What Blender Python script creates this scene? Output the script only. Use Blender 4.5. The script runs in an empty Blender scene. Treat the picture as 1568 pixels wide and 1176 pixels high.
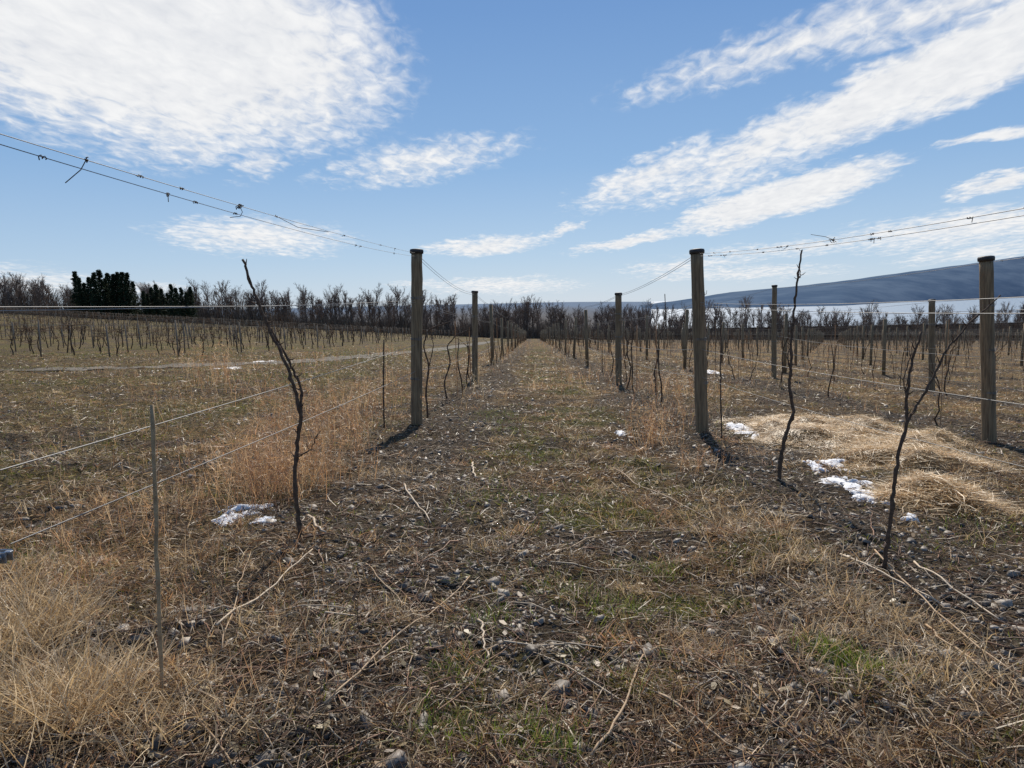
import bpy, math, numpy as np
from mathutils import Vector, Matrix
rng=np.random.default_rng(7)
S=bpy.context.scene
# ------------------------------------------------------------ camera
CAMZ=1.1; F=1088.0
cam_d=bpy.data.cameras.new("camera"); cam=bpy.data.objects.new("camera",cam_d)
S.collection.objects.link(cam); S.camera=cam
cam_d.sensor_width=36; cam_d.lens=36*F/1568; cam_d.clip_start=0.05; cam_d.clip_end=40000
R=(Matrix.Rotation(math.radians(1.72),3,'Z')@Matrix.Rotation(math.radians(90-6.6),3,'X')@Matrix.Rotation(math.radians(-1.3),3,'Z'))
M=R.to_4x4(); M.translation=Vector((0,0,CAMZ)); cam.matrix_world=M
Rn=np.array(R)
# ------------------------------------------------------------ terrain
TAB=np.random.default_rng(1).random((8,256,256))
def vn(x,y,s,k=0):
    x=np.asarray(x,float)/s+1000.3; y=np.asarray(y,float)/s+1000.7
    xi=np.floor(x).astype(int); yi=np.floor(y).astype(int); fx=x-xi; fy=y-yi
    fx=fx*fx*(3-2*fx); fy=fy*fy*(3-2*fy); T=TAB[k%8]
    a=T[xi%256,yi%256]; b=T[(xi+1)%256,yi%256]; c=T[xi%256,(yi+1)%256]; d=T[(xi+1)%256,(yi+1)%256]
    return (a*(1-fx)+b*fx)*(1-fy)+(c*(1-fx)+d*fx)*fy
def ss(v,a,b):
    t=np.clip((v-a)/(b-a),0,1); return t*t*(3-2*t)
def Hb(x,y):
    x=np.asarray(x,float); y=np.asarray(y,float)
    z=-0.0475*np.clip(y,-60,1e9)-0.0227*np.clip(x,-170,250)-0.03*np.clip(x-2,0,10)
    z=z+0.05*np.clip(-x-8,0,170)*ss(y,28,140)
    ratio=x/np.maximum(y,1.0)
    floor=-22-40*ss(ratio,0.02,0.25)
    return np.maximum(z,floor)
def H(x,y):
    r=np.hypot(x,y); f=1-ss(r,30,90)
    z=Hb(x,y)+(vn(x,y,7,1)-.5)*.10*np.clip(r/14,0,1)
    z=z+f*((vn(x,y,.9,2)-.5)*.07+(vn(x,y,.33,3)-.5)*.055+(vn(x,y,.11,4)-.5)*.036)
    return z
def ray(px,py):
    d=Rn@np.array([(px-784)/F,-(py-588)/F,-1.0]); return d/np.linalg.norm(d)
def proj(p):
    q=Rn.T@(np.array(p)-[0,0,CAMZ]); return 784-q[0]/q[2]*F, 588+q[1]/q[2]*F
def hit(px,py):
    d=ray(px,py); lo=.3; t=.3
    while t<3000:
        p=d*t
        if CAMZ+p[2]<float(Hb(p[0],p[1])): break
        lo=t; t*=1.03
    hi=t
    for _ in range(30):
        m=(lo+hi)/2; p=d*m
        if CAMZ+p[2]<float(Hb(p[0],p[1])): hi=m
        else: lo=m
    p=d*hi; return np.array([p[0],p[1],float(H(p[0],p[1]))])
def at_y(px,py,Y):
    d=ray(px,py); p=d*(Y/d[1]); return np.array([p[0],p[1],CAMZ+p[2]])
ROWS=[-1.46]+[1.97+3.5*k for k in range(0,38)]
def strip(x,y):
    near=1-ss(y,5,9)
    b=np.exp(-((x+1.0)/(.58+.14*near))**4)
    b=np.maximum(b,np.exp(-((x-1.95)/.68)**4))
    k=np.round((x-1.97)/3.5); cx=1.97+3.5*k
    b=np.maximum(b,np.where(k>=1,np.exp(-((x-cx)/.7)**4),0))
    return b
def zone(x,y):
    wob=(vn(x,y,1.3,5)-.5)*.6+(vn(x,y,.3,6)-.5)*.35
    bare=strip(x+wob,y)*(0.62+.38*vn(x,y,.5,7))
    bare=np.maximum(bare,ss(vn(x,y,.7,6)*.6+vn(x,y,.2,7)*.4,.54,.70)*.75)
    n=vn(x,y,.8,0)*.55+vn(x,y,.22,1)*.45
    alley=np.exp(-((x-.45)/.85)**4)
    green=ss(n,.42,.66)*(.35+.75*alley)
    leftf=ss(-x,2.6,5)
    green=np.maximum(green,leftf*(.30+.5*ss(vn(x,y,2.5,2),.3,.7)))*(1-bare*.8)
    green=np.clip(green,0,1)
    straw=ss(vn(x,y,2.2,3)*.6+vn(x,y,.5,4)*.4,.42,.72)*(1-bare)*(1-.4*leftf)
    straw=np.maximum(straw,ss(x,4,9)*.5*(1-bare))
    return bare,green,straw
# ------------------------------------------------------------ helpers
def link(o,parent=None):
    S.collection.objects.link(o)
    if parent: o.parent=parent
    return o
def make(name,verts,faces,mat,cols=None,smooth=False,parent=None,onlymesh=False):
    me=bpy.data.meshes.new(name); verts=np.asarray(verts,np.float32)
    me.vertices.add(len(verts)); me.vertices.foreach_set("co",verts.ravel())
    fl=[np.asarray(f,np.int32) for f in faces if len(f)]
    tot=sum(f.size for f in fl); nf=sum(len(f) for f in fl)
    me.loops.add(tot); me.loops.foreach_set("vertex_index",np.concatenate([f.ravel() for f in fl]))
    me.polygons.add(nf)
    cnt=np.concatenate([np.full(len(f),f.shape[1],np.int32) for f in fl])
    st=np.concatenate([[0],np.cumsum(cnt)[:-1]]).astype(np.int32)
    me.polygons.foreach_set("loop_start",st); me.polygons.foreach_set("loop_total",cnt)
    if smooth: me.polygons.foreach_set("use_smooth",np.ones(nf,bool))
    if cols is not None:
        a=me.color_attributes.new("Col",'FLOAT_COLOR','POINT')
        c=np.ones((len(verts),4),np.float32); c[:,:3]=cols; a.data.foreach_set("color",c.ravel())
    me.update(calc_edges=True); me.validate()
    me.materials.append(mat)
    if onlymesh: return me
    return link(bpy.data.objects.new(name,me),parent)
class Acc:
    def __init__(s): s.v=[];s.f3=[];s.f4=[];s.c=[];s.n=0
    def add(s,v,f3=None,f4=None,c=None):
        v=np.asarray(v,float)
        if f3 is not None and len(f3): s.f3.append(np.asarray(f3)+s.n)
        if f4 is not None and len(f4): s.f4.append(np.asarray(f4)+s.n)
        s.v.append(v)
        c=np.array([.2,.15,.1]) if c is None else np.asarray(c,float)
        s.c.append(np.broadcast_to(c,(len(v),3)).copy()); s.n+=len(v)
    def arrays(s):
        V=np.concatenate(s.v);C=np.concatenate(s.c)
        f=[]
        if s.f3: f.append(np.concatenate(s.f3))
        if s.f4: f.append(np.concatenate(s.f4))
        return V,f,C
    def make(s,name,mat,**k):
        V,f,C=s.arrays(); return make(name,V,f,mat,C,**k)
    def tube(s,path,rad,sides=6,c=None,cap=True):
        P=np.asarray(path,float); n=len(P); rad=np.broadcast_to(np.asarray(rad,float),(n,))
        T=np.gradient(P,axis=0) if n>2 else np.repeat((P[1]-P[0])[None],n,0)
        T=T/(np.linalg.norm(T,axis=1,keepdims=True)+1e-9)
        m=T.mean(0); ref=np.array([1.,0,0]) if abs(m[0])<.7*np.linalg.norm(m)+1e-6 else np.array([0,0,1.])
        A=np.cross(T,ref); A/= (np.linalg.norm(A,axis=1,keepdims=True)+1e-9); B=np.cross(T,A)
        a=np.arange(sides)/sides*2*np.pi
        V=(P[:,None]+rad[:,None,None]*(A[:,None]*np.cos(a)[None,:,None]+B[:,None]*np.sin(a)[None,:,None])).reshape(-1,3)
        i=np.arange(n-1)[:,None]*sides; j=np.arange(sides)[None]; k=(j+1)%sides
        f4=np.stack([i+j,i+k,i+sides+k,i+sides+j],-1).reshape(-1,4)
        f3=None
        if cap:
            V=np.vstack([V,P[:1],P[-1:]]); b=n*sides
            f3=np.vstack([np.stack([np.full(sides,b),(np.arange(sides)+1)%sides,np.arange(sides)],1),
                np.stack([np.full(sides,b+1),(n-1)*sides+np.arange(sides),(n-1)*sides+(np.arange(sides)+1)%sides],1)])
        s.add(V,f3,f4,c)
def blades(acc,pos,az,el,L,w,bend,col,roll=None):
    """thin tapered blades: base pair, mid pair, tip"""
    N=len(pos); d=np.stack([np.cos(az)*np.cos(el),np.sin(az)*np.cos(el),np.sin(el)],1)
    side=np.stack([-np.sin(az),np.cos(az),np.zeros(N)],1)
    if roll is None: roll=rng.uniform(-1.2,1.2,N)
    up=np.cross(d,side); W=side*np.cos(roll)[:,None]+up*np.sin(roll)[:,None]
    L=L[:,None]; w=np.broadcast_to(w,(N,))[:,None]
    sd=side*rng.normal(0,.12,N)[:,None]
    mid=pos+d*L*.5+sd*L; tip=pos+d*L+sd*L*1.2; tip[:,2]-=(bend[:,None]*L)[:,0]; mid[:,2]-=(bend[:,None]*L)[:,0]*.2
    V=np.stack([pos-W*w/2,pos+W*w/2,mid+W*w*.42,mid-W*w*.42,tip],1).reshape(-1,3)
    b=np.arange(N)[:,None]*5
    acc.add(V,b+np.array([[3,2,4]]),b+np.array([[0,1,2,3]]),np.repeat(col,5,0))
def nodes(name):
    m=bpy.data.materials.new(name); m.use_nodes=True; nt=m.node_tree; nt.nodes.clear()
    return m,nt,nt.nodes,nt.links
def mat_attr(name,trans=0.0,rough=.8,spec=.3,noise=None):
    m,nt,N,Lk=nodes(name); out=N.new('ShaderNodeOutputMaterial'); at=N.new('ShaderNodeVertexColor'); at.layer_name="Col"
    p=N.new('ShaderNodeBsdfPrincipled'); p.inputs['Roughness'].default_value=rough; p.inputs['Specular IOR Level'].default_value=spec
    src=at.outputs['Color']
    if noise:
        tc=N.new('ShaderNodeTexCoord'); nz=N.new('ShaderNodeTexNoise'); nz.inputs['Scale'].default_value=noise; nz.inputs['Detail'].default_value=5
        mr=N.new('ShaderNodeMapRange'); mr.inputs[1].default_value=.3; mr.inputs[2].default_value=.7; mr.inputs[3].default_value=.55; mr.inputs[4].default_value=1.35
        mx=N.new('ShaderNodeVectorMath'); mx.operation='SCALE'
        Lk.new(tc.outputs['Object'],nz.inputs['Vector']); Lk.new(nz.outputs['Fac'],mr.inputs[0]); Lk.new(src,mx.inputs[0]); Lk.new(mr.outputs[0],mx.inputs['Scale']); src=mx.outputs[0]
        bp=N.new('ShaderNodeBump'); bp.inputs['Strength'].default_value=.5; bp.inputs['Distance'].default_value=.01
        Lk.new(nz.outputs['Fac'],bp.inputs['Height']); Lk.new(bp.outputs[0],p.inputs['Normal'])
    Lk.new(src,p.inputs['Base Color'])
    if trans>0:
        t=N.new('ShaderNodeBsdfTranslucent'); mx=N.new('ShaderNodeMixShader'); mx.inputs[0].default_value=trans
        Lk.new(src,t.inputs['Color']); Lk.new(p.outputs[0],mx.inputs[1]); Lk.new(t.outputs[0],mx.inputs[2]); Lk.new(mx.outputs[0],out.inputs[0])
    else: Lk.new(p.outputs[0],out.inputs[0])
    return m
M_grass=mat_attr("dry_grass_blades",.42,.45,.5)
M_bark=mat_attr("vine_bark",0,.85,.2,60)
M_twig=mat_attr("twigs",0,.6,.3)
M_tree=mat_attr("bare_tree_bark",0,.95,.05)
M_stone=mat_attr("shale",0,.55,.4,40)
M_pine=mat_attr("pine_needles",.1,.8,.1)
M_wire,nt,N,Lk=nodes("galvanised_wire"); o=N.new('ShaderNodeOutputMaterial'); p=N.new('ShaderNodeBsdfPrincipled'); p.inputs['Metallic'].default_value=.3; p.inputs['Roughness'].default_value=.55
nz=N.new('ShaderNodeTexNoise'); nz.inputs['Scale'].default_value=9; cr=N.new('ShaderNodeValToRGB'); cr.color_ramp.elements[0].color=(.11,.10,.09,1); cr.color_ramp.elements[1].color=(.36,.35,.33,1)
Lk.new(nz.outputs['Fac'],cr.inputs[0]); Lk.new(cr.outputs[0],p.inputs['Base Color']); Lk.new(p.outputs[0],o.inputs[0])
M_wood,nt,N,Lk=nodes("weathered_post_wood"); o=N.new('ShaderNodeOutputMaterial'); p=N.new('ShaderNodeBsdfPrincipled'); p.inputs['Roughness'].default_value=.85
tc=N.new('ShaderNodeTexCoord'); mp=N.new('ShaderNodeMapping'); mp.inputs['Scale'].default_value=(40,40,2.0)
nz=N.new('ShaderNodeTexNoise'); nz.inputs['Scale'].default_value=1.4; nz.inputs['Detail'].default_value=7; nz.inputs['Roughness'].default_value=.65
cr=N.new('ShaderNodeValToRGB'); e=cr.color_ramp.elements; e[0].position=.3; e[0].color=(.075,.047,.024,1); e[1].position=.7; e[1].color=(.36,.25,.135,1)
bp=N.new('ShaderNodeBump'); bp.inputs['Strength'].default_value=.7; bp.inputs['Distance'].default_value=.01
Lk.new(tc.outputs['Object'],mp.inputs[0]); Lk.new(mp.outputs[0],nz.inputs['Vector']); Lk.new(nz.outputs['Fac'],cr.inputs[0]); Lk.new(cr.outputs[0],p.inputs['Base Color'])
Lk.new(nz.outputs['Fac'],bp.inputs['Height']); Lk.new(bp.outputs[0],p.inputs['Normal']); Lk.new(p.outputs[0],o.inputs[0])
def simple(name,c0,c1,scale,rough=.8,bump=.3,dist=.02,metal=0,p0=.35,p1=.65,mapscale=None):
    m,nt,N,Lk=nodes(name); o=N.new('ShaderNodeOutputMaterial'); p=N.new('ShaderNodeBsdfPrincipled'); p.inputs['Roughness'].default_value=rough; p.inputs['Metallic'].default_value=metal
    tc=N.new('ShaderNodeTexCoord'); nz=N.new('ShaderNodeTexNoise'); nz.inputs['Scale'].default_value=scale; nz.inputs['Detail'].default_value=8; nz.inputs['Roughness'].default_value=.65
    cr=N.new('ShaderNodeValToRGB'); e=cr.color_ramp.elements; e[0].position=p0; e[0].color=(*c0,1); e[1].position=p1; e[1].color=(*c1,1)
    bp=N.new('ShaderNodeBump'); bp.inputs['Strength'].default_value=bump; bp.inputs['Distance'].default_value=dist
    src=tc.outputs['Object']
    if mapscale:
        mp=N.new('ShaderNodeMapping'); mp.inputs['Scale'].default_value=mapscale; Lk.new(src,mp.inputs[0]); src=mp.outputs[0]; p.inputs['Specular IOR Level'].default_value=0
    Lk.new(src,nz.inputs['Vector']); Lk.new(nz.outputs['Fac'],cr.inputs[0]); Lk.new(cr.outputs[0],p.inputs['Base Color'])
    Lk.new(nz.outputs['Fac'],bp.inputs['Height']); Lk.new(bp.outputs[0],p.inputs['Normal']); Lk.new(p.outputs[0],o.inputs[0]); return m
M_cap=simple("dark_cap",(.015,.013,.012),(.05,.04,.035),30,.6)
M_snow=simple("old_snow",(.74,.73,.72),(.90,.90,.90),25,.7,.8,.02)
M_gravel=simple("gravel",(.09,.075,.05),(.165,.14,.105),3,.95,.5,.03)
M_metal=simple("zinc",(.3,.31,.32),(.5,.51,.53),30,.35,.1,.002,.8)
M_hill=simple("hazy_hill",(.075,.115,.175),(.115,.16,.22),1.0,1,.0,p0=.40,p1=.62,mapscale=(.0030,.0030,.012))  # blue aerial haze baked into the hill's base colour
M_water,nt,N,Lk=nodes("lake_water"); o=N.new('ShaderNodeOutputMaterial'); p=N.new('ShaderNodeBsdfPrincipled'); p.inputs['Base Color'].default_value=(.20,.27,.34,1); p.inputs['Roughness'].default_value=.5; p.inputs['Specular IOR Level'].default_value=.3
nz=N.new('ShaderNodeTexNoise'); nz.inputs['Scale'].default_value=.05; bp=N.new('ShaderNodeBump'); bp.inputs['Strength'].default_value=.3; Lk.new(nz.outputs['Fac'],bp.inputs['Height']); Lk.new(bp.outputs[0],p.inputs['Normal']); Lk.new(p.outputs[0],o.inputs[0])
# ground material
M_ground,nt,N,Lk=nodes("vineyard_soil_and_turf")
o=N.new('ShaderNodeOutputMaterial'); p=N.new('ShaderNodeBsdfPrincipled'); p.inputs['Roughness'].default_value=.95; p.inputs['Specular IOR Level'].default_value=.1
at=N.new('ShaderNodeVertexColor'); at.layer_name="Col"; sep=N.new('ShaderNodeSeparateColor'); Lk.new(at.outputs['Color'],sep.inputs[0])
tc=N.new('ShaderNodeTexCoord')
def noise(s,det=8,ro=.7):
    n=N.new('ShaderNodeTexNoise'); n.inputs['Scale'].default_value=s; n.inputs['Detail'].default_value=det; n.inputs['Roughness'].default_value=ro; Lk.new(tc.outputs['Object'],n.inputs['Vector']); return n.outputs['Fac']
def ramp(f,cs):
    c=N.new('ShaderNodeValToRGB'); e=c.color_ramp.elements
    while len(e)<len(cs): e.new(.5)
    for i,(pp,cc) in enumerate(cs): e[i].position=pp; e[i].color=(*cc,1)
    Lk.new(f,c.inputs[0]); return c.outputs[0]
def mixc(f,a,b):
    m=N.new('ShaderNodeMix'); m.data_type='RGBA'
    for s_,v in ((m.inputs[0],f),(m.inputs[6],a),(m.inputs[7],b)):
        if isinstance(v,tuple): s_.default_value=(*v,1)
        else: Lk.new(v,s_)
    return m.outputs[2]
nf=noise(26)
soil=ramp(nf,[(.38,(.014,.010,.008)),(.5,(.055,.041,.029)),(.66,(.20,.16,.12))])
turf=ramp(nf,[(.38,(.022,.015,.008)),(.5,(.11,.073,.036)),(.66,(.34,.235,.12))])
grn=ramp(nf,[(.38,(.018,.019,.007)),(.5,(.085,.074,.023)),(.66,(.24,.20,.075))])
strw=ramp(nf,[(.38,(.05,.032,.015)),(.5,(.22,.14,.06)),(.66,(.46,.32,.16))])
c=mixc(sep.outputs[2],turf,strw); c=mixc(sep.outputs[1],c,grn); c=mixc(sep.outputs[0],c,soil)
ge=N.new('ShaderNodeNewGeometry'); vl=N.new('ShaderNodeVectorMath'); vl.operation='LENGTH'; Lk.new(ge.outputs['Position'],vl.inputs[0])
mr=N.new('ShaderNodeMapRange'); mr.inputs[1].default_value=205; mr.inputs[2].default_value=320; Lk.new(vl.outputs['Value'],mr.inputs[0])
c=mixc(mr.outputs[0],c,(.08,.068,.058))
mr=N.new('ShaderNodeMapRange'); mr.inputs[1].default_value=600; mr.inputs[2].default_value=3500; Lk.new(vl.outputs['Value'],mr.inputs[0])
c=mixc(mr.outputs[0],c,(.10,.15,.22))  # far ground fades to a painted haze blue with distance
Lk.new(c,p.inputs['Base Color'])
bp=N.new('ShaderNodeBump'); bp.inputs['Strength'].default_value=1; bp.inputs['Distance'].default_value=.06; Lk.new(nf,bp.inputs['Height']); Lk.new(bp.outputs[0],p.inputs['Normal']); Lk.new(p.outputs[0],o.inputs[0])
# ------------------------------------------------------------ ground mesh (one sheet)
fine=np.linspace(-50,50,760); coarse=np.linspace(50,310,90)[1:-1]
th=np.radians(np.concatenate([fine,coarse]))
rr=np.concatenate([np.geomspace(.6,60,430),np.geomspace(60,12000,150)[1:]])
TT,RR=np.meshgrid(th,rr); X=RR*np.sin(TT); Y=RR*np.cos(TT)
Z=H(X,Y); nT=len(th); nR=len(rr)
V=np.stack([X,Y,Z],-1).reshape(-1,3)
i=np.arange(nR-1)[:,None]*nT; j=np.arange(nT)[None]; k=(j+1)%nT
f4=np.stack([i+j,i+nT+j,i+nT+k,i+k],-1).reshape(-1,4)
V=np.vstack([V,[[0,0,float(H(0,0))]]]); f3=np.stack([np.full(nT,len(V)-1),np.arange(nT),(np.arange(nT)+1)%nT],1)
b,g,s_=zone(V[:,0],V[:,1])
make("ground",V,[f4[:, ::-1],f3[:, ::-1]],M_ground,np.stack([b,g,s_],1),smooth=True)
# gravel track
P=[(-60,16),(-30,18),(-15.5,21),(-10.5,28),(-8.5,36),(-7.5,50),(-7,80),(-7,130)]
P=np.array(P,float); t=np.linspace(0,len(P)-1,160); cx=np.interp(t,range(len(P)),P[:,0]); cy=np.interp(t,range(len(P)),P[:,1])
for _ in range(12): cx[1:-1]=(cx[:-2]+cx[1:-1]*2+cx[2:])/4; cy[1:-1]=(cy[:-2]+cy[1:-1]*2+cy[2:])/4
tx=np.gradient(cx);ty=np.gradient(cy);l=np.hypot(tx,ty);nx=-ty/l;ny=tx/l
w=np.linspace(-.8,.8,9); VX=cx[:,None]+nx[:,None]*w*(1+.35*rng.random((160,1))); VY=cy[:,None]+ny[:,None]*w*(1+.35*rng.random((160,1)))
VV=np.stack([VX,VY,H(VX,VY)+.02],-1).reshape(-1,3); i=np.arange(159)[:,None]*9;j=np.arange(8)[None]
make("gravel_track",VV,[np.stack([i+j,i+j+1,i+10+j,i+9+j],-1).reshape(-1,4)],M_gravel,smooth=True)
# ------------------------------------------------------------ scatter
def sample(n,r0,r1,a=47):
    r=r0*(r1/r0)**rng.random(n); t=np.radians(rng.uniform(-a,a,n)); return r*np.sin(t),r*np.cos(t),r
PAL=np.array([[.54,.37,.19],[.38,.235,.115],[.68,.54,.35],[.17,.095,.05],[.29,.15,.075],[.075,.048,.028],[.34,.225,.13]])
def pick(n,pal,prob=None):
    c=pal[rng.choice(len(pal),n,p=prob)]; return c*rng.uniform(.6,1.2,(n,1))
A=Acc()
x,y,r=sample(560000,1.2,45); b,g,s_=zone(x,y)
clump=.06+1.5*(vn(x,y,.35,5)*.5+vn(x,y,.13,0)*.5)**1.7
keep=rng.random(len(x))<(1-.80*b)*clump*(.8+.4*s_)
x,y,r,b,s_,g=x[keep],y[keep],r[keep],b[keep],s_[keep],g[keep]; n=len(x)
col=pick(n,PAL,[.18,.17,.14,.13,.14,.14,.1]); col*= (1-.2*b)[:,None]; col*=(.78+.45*s_)[:,None]
col*=(.55+.8*vn(x,y,.45,1))[:,None]
ol=(rng.random(n)<g*.35); col[ol]*=np.array([.70,.80,.5])
up=rng.random(n)<.18
el=np.where(up,rng.uniform(.5,1.4,n),rng.uniform(-.05,.55,n))
L=rng.uniform(.03,.13,n)*np.where(up,.8,1)*(1+r/40)
blades(A,np.stack([x,y,H(x,y)+rng.uniform(0,.015,n)],1),rng.uniform(0,6.283,n),el,L,rng.uniform(.001,.003,n)*(1+r/4.5),rng.uniform(0,.5,n),col)
A.make("dry_grass",M_grass)
A=Acc()
x,y,r=sample(240000,1.2,60); b,g,s_=zone(x,y); keep=rng.random(len(x))<g*1.5*(vn(x,y,.2,2)>.42)*(.15+vn(x,y,.9,7)); x,y,r=x[keep],y[keep],r[keep]; n=len(x)
col=pick(n,np.array([[.19,.22,.03],[.25,.26,.05],[.33,.29,.08],[.12,.14,.02]]))
blades(A,np.stack([x,y,H(x,y)],1),rng.uniform(0,6.283,n),rng.uniform(.3,1.4,n),rng.uniform(.015,.06,n)*(1+r/30),rng.uniform(.0015,.003,n)*(1+r/5),rng.uniform(0,.5,n),col)
for (px,py,sp,k) in [(1270,1015,.05,260),(1300,1030,.06,260),(1010,865,.08,200),(760,630,.2,300),(775,640,.2,300),(840,1150,.06,260),(680,1130,.06,250),(870,900,.12,200),(760,760,.2,250),(820,700,.25,300),(940,940,.1,200),(700,1040,.06,160),(790,660,.2,250),(900,760,.2,200),(1540,810,.2,250),(740,960,.08,160),(60,850,.2,200)]:
    h=hit(px,py); n=k; q=h+np.c_[rng.normal(0,sp,(n,2)),np.zeros(n)]; q[:,2]=H(q[:,0],q[:,1])
    blades(A,q,rng.uniform(0,6.283,n),rng.uniform(.6,1.5,n),rng.uniform(.03,.09,n),np.full(n,.003),rng.uniform(0,.4,n),pick(n,np.array([[.17,.24,.03],[.24,.27,.06]])))
A.make("green_grass",M_grass)
# stones
A=Acc()
x,y,r=sample(120000,1.2,22); b,g,s_=zone(x,y); keep=rng.random(len(x))<np.clip(b*.62+.02,0,1)*(.3+vn(x,y,.4,6)); x,y,r=x[keep],y[keep],r[keep]; n=len(x)
sz=np.exp(rng.normal(-4.95,.55,n))*(1+r/22); sz=np.clip(sz,.003,.04)
ang=rng.uniform(0,6.283,(n,1))+np.arange(5)[None]*1.2566+rng.normal(0,.25,(n,5)); rad=sz[:,None]*rng.uniform(.6,1.3,(n,5))
tx=rng.normal(0,.3,(n,1));ty=rng.normal(0,.3,(n,1)); lx=rad*np.cos(ang);ly=rad*np.sin(ang)*.75; lz=lx*tx+ly*ty
z0=H(x,y)[:,None]+sz[:,None]*.15
top=np.stack([x[:,None]+lx*.85,y[:,None]+ly*.85,z0+lz+sz[:,None]*rng.uniform(.1,.35,(n,1))],-1); bot=np.stack([x[:,None]+lx,y[:,None]+ly,z0+lz-sz[:,None]*.3],-1)
V=np.concatenate([top,bot],1).reshape(-1,3); bb=np.arange(n)[:,None,None]*10; j=np.arange(5); q=np.stack([j+5,(j+1)%5+5,(j+1)%5,j],1)
col=pick(n,np.array([[.18,.15,.12],[.26,.22,.175],[.085,.068,.052],[.36,.31,.25]]),[.35,.25,.3,.1])
A.add(V,None,(bb+q[None]).reshape(-1,4),np.repeat(col,10,0)); Vs,fs,Cs=A.arrays()
make("shale_stones",Vs,fs+[np.arange(n)[:,None]*10+np.arange(5)[None]],M_stone,Cs)
# twigs / prunings
A=Acc()
def ground_cane(cx,cy,L,rad,az,c,wig=.25,lift=.015):
    n=7; t=np.linspace(0,1,n); a=az+np.cumsum(rng.normal(0,wig,n)); st=L/(n-1)
    xs=cx+np.cumsum(np.cos(a))*st; ys=cy+np.cumsum(np.sin(a))*st
    z=H(xs,ys)+rad+lift*rng.random(n)*2
    A.tube(np.c_[xs,ys,z],rad*np.linspace(1,.5,n),4,c,cap=False)
x,y,r=sample(7500,1.5,24); b,g,s_=zone(x,y); keep=rng.random(len(x))<(.35+.65*b)
TP=np.array([[.30,.16,.09],[.42,.29,.17],[.14,.08,.05],[.58,.46,.32]])
for X0,Y0,R0 in zip(x[keep],y[keep],r[keep]):
    big=rng.random()<.025
    ground_cane(X0,Y0,rng.uniform(.35,.8) if big else rng.uniform(.05,.3),(rng.uniform(.0022,.0036) if big else rng.uniform(.0009,.0021))*(1+R0/9),rng.uniform(0,6.28),TP[rng.choice(4,p=[.35,.25,.28,.12])]*rng.uniform(.7,1.1),.12 if big else .2,.015)
for (p0,p1,rad,c) in [((340,990),(480,860),.006,3),((620,750),(660,810),.008,3),((470,795),(500,835),.011,3),((500,1110),(720,900),.005,1),
    ((905,1176),(985,1030),.006,1),((1290,850),(1440,925),.008,3),((1400,860),(1530,950),.007,3),((940,730),(1100,800),.007,1),((345,1020),(385,860),.004,1),
    ((725,705),(728,740),.011,3),((1340,850),(1560,1060),.006,1),((820,800),(780,860),.006,2),((560,1100),(700,1060),.004,0),((560,880),(640,960),.004,1),((730,980),(745,1030),.006,3),((300,1080),(420,1176),.005,1),((1010,1090),(1160,1176),.005,1),((1420,960),(1568,1100),.006,1)]:
    a_=hit(*p0); b_=hit(*p1); n=12; t=np.linspace(0,1,n)[:,None]; q=a_*(1-t)+b_*t; d=b_-a_
    off=np.cumsum(rng.normal(0,.005,n)); off-=np.linspace(0,off[-1],n)
    nn=np.array([-d[1],d[0]])/np.hypot(d[0],d[1]); q[:,:2]+=nn*off[:,None]*1.5; zz_=H(q[:,0],q[:,1]); q[:,2]=zz_*.6+.4*np.linspace(zz_[0],zz_[-1],n)+rad*.8+.022
    A.tube(q,rad*.75*np.linspace(1,.6,n),6,TP[c])
A.make("pruned_canes",M_twig)
# leaves
A=Acc(); x,y,r=sample(1500,1.6,14); n=len(x); a=rng.uniform(0,6.28,n); s0=rng.uniform(.006,.018,n)
pts=np.array([[-1,0,0],[-.2,.6,.25],[.7,.35,.1],[1.2,0,.3],[.7,-.4,.1],[-.3,-.6,.2]]); 
V=[]
for i in range(n):
    ca,sa=math.cos(a[i]),math.sin(a[i]); q=pts*s0[i]; q=np.c_[q[:,0]*ca-q[:,1]*sa,q[:,0]*sa+q[:,1]*ca,q[:,2]+q[:,0]*rng.normal(0,.4)]
    V.append(q+[x[i],y[i],float(H(x[i],y[i]))+.015])
A.add(np.concatenate(V),None,None,np.repeat(pick(n,np.array([[.38,.25,.13],[.25,.15,.08],[.5,.39,.22]])),6,0))
Vl=np.concatenate(A.v); make("fallen_leaves",Vl,[np.arange(n)[:,None]*6+np.arange(6)[None]],M_grass,A.c[0])
# ------------------------------------------------------------ weeds & tall grass
A=Acc()
def weeds(cx,cy,rad,h,n,pal,br=14,wd=.003,scale=1.0):
    q=np.c_[cx+rng.normal(0,rad,n),cy+rng.normal(0,rad,n)]; q=np.c_[q,H(q[:,0],q[:,1])]
    az=rng.uniform(0,6.283,n); el=rng.uniform(1.1,1.55,n); L=h*rng.uniform(.5,1.1,n)
    c=pick(n,pal); blades(A,q,az,el,L,np.full(n,wd),np.full(n,.02),c)
    d=np.stack([np.cos(az)*np.cos(el),np.sin(az)*np.cos(el),np.sin(el)],1)
    t=rng.uniform(.3,1,(n,br)); pos=q[:,None]+d[:,None]*(L[:,None]*t)[...,None]; m=n*br
    blades(A,pos.reshape(-1,3),rng.uniform(0,6.283,m),rng.uniform(-.1,1.3,m),(np.repeat(L,br)*rng.uniform(.06,.22,m)*scale),np.full(m,wd*.8),rng.uniform(-.1,.3,m),np.repeat(c,br,0)*rng.uniform(.7,1.3,(m,1)))
RED=np.array([[.56,.31,.15],[.64,.40,.20],[.33,.17,.09],[.72,.50,.28]])
TAN=np.array([[.62,.45,.24],[.48,.32,.16],[.74,.58,.37]])
BRN=np.array([[.16,.09,.05],[.22,.13,.07]])
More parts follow.
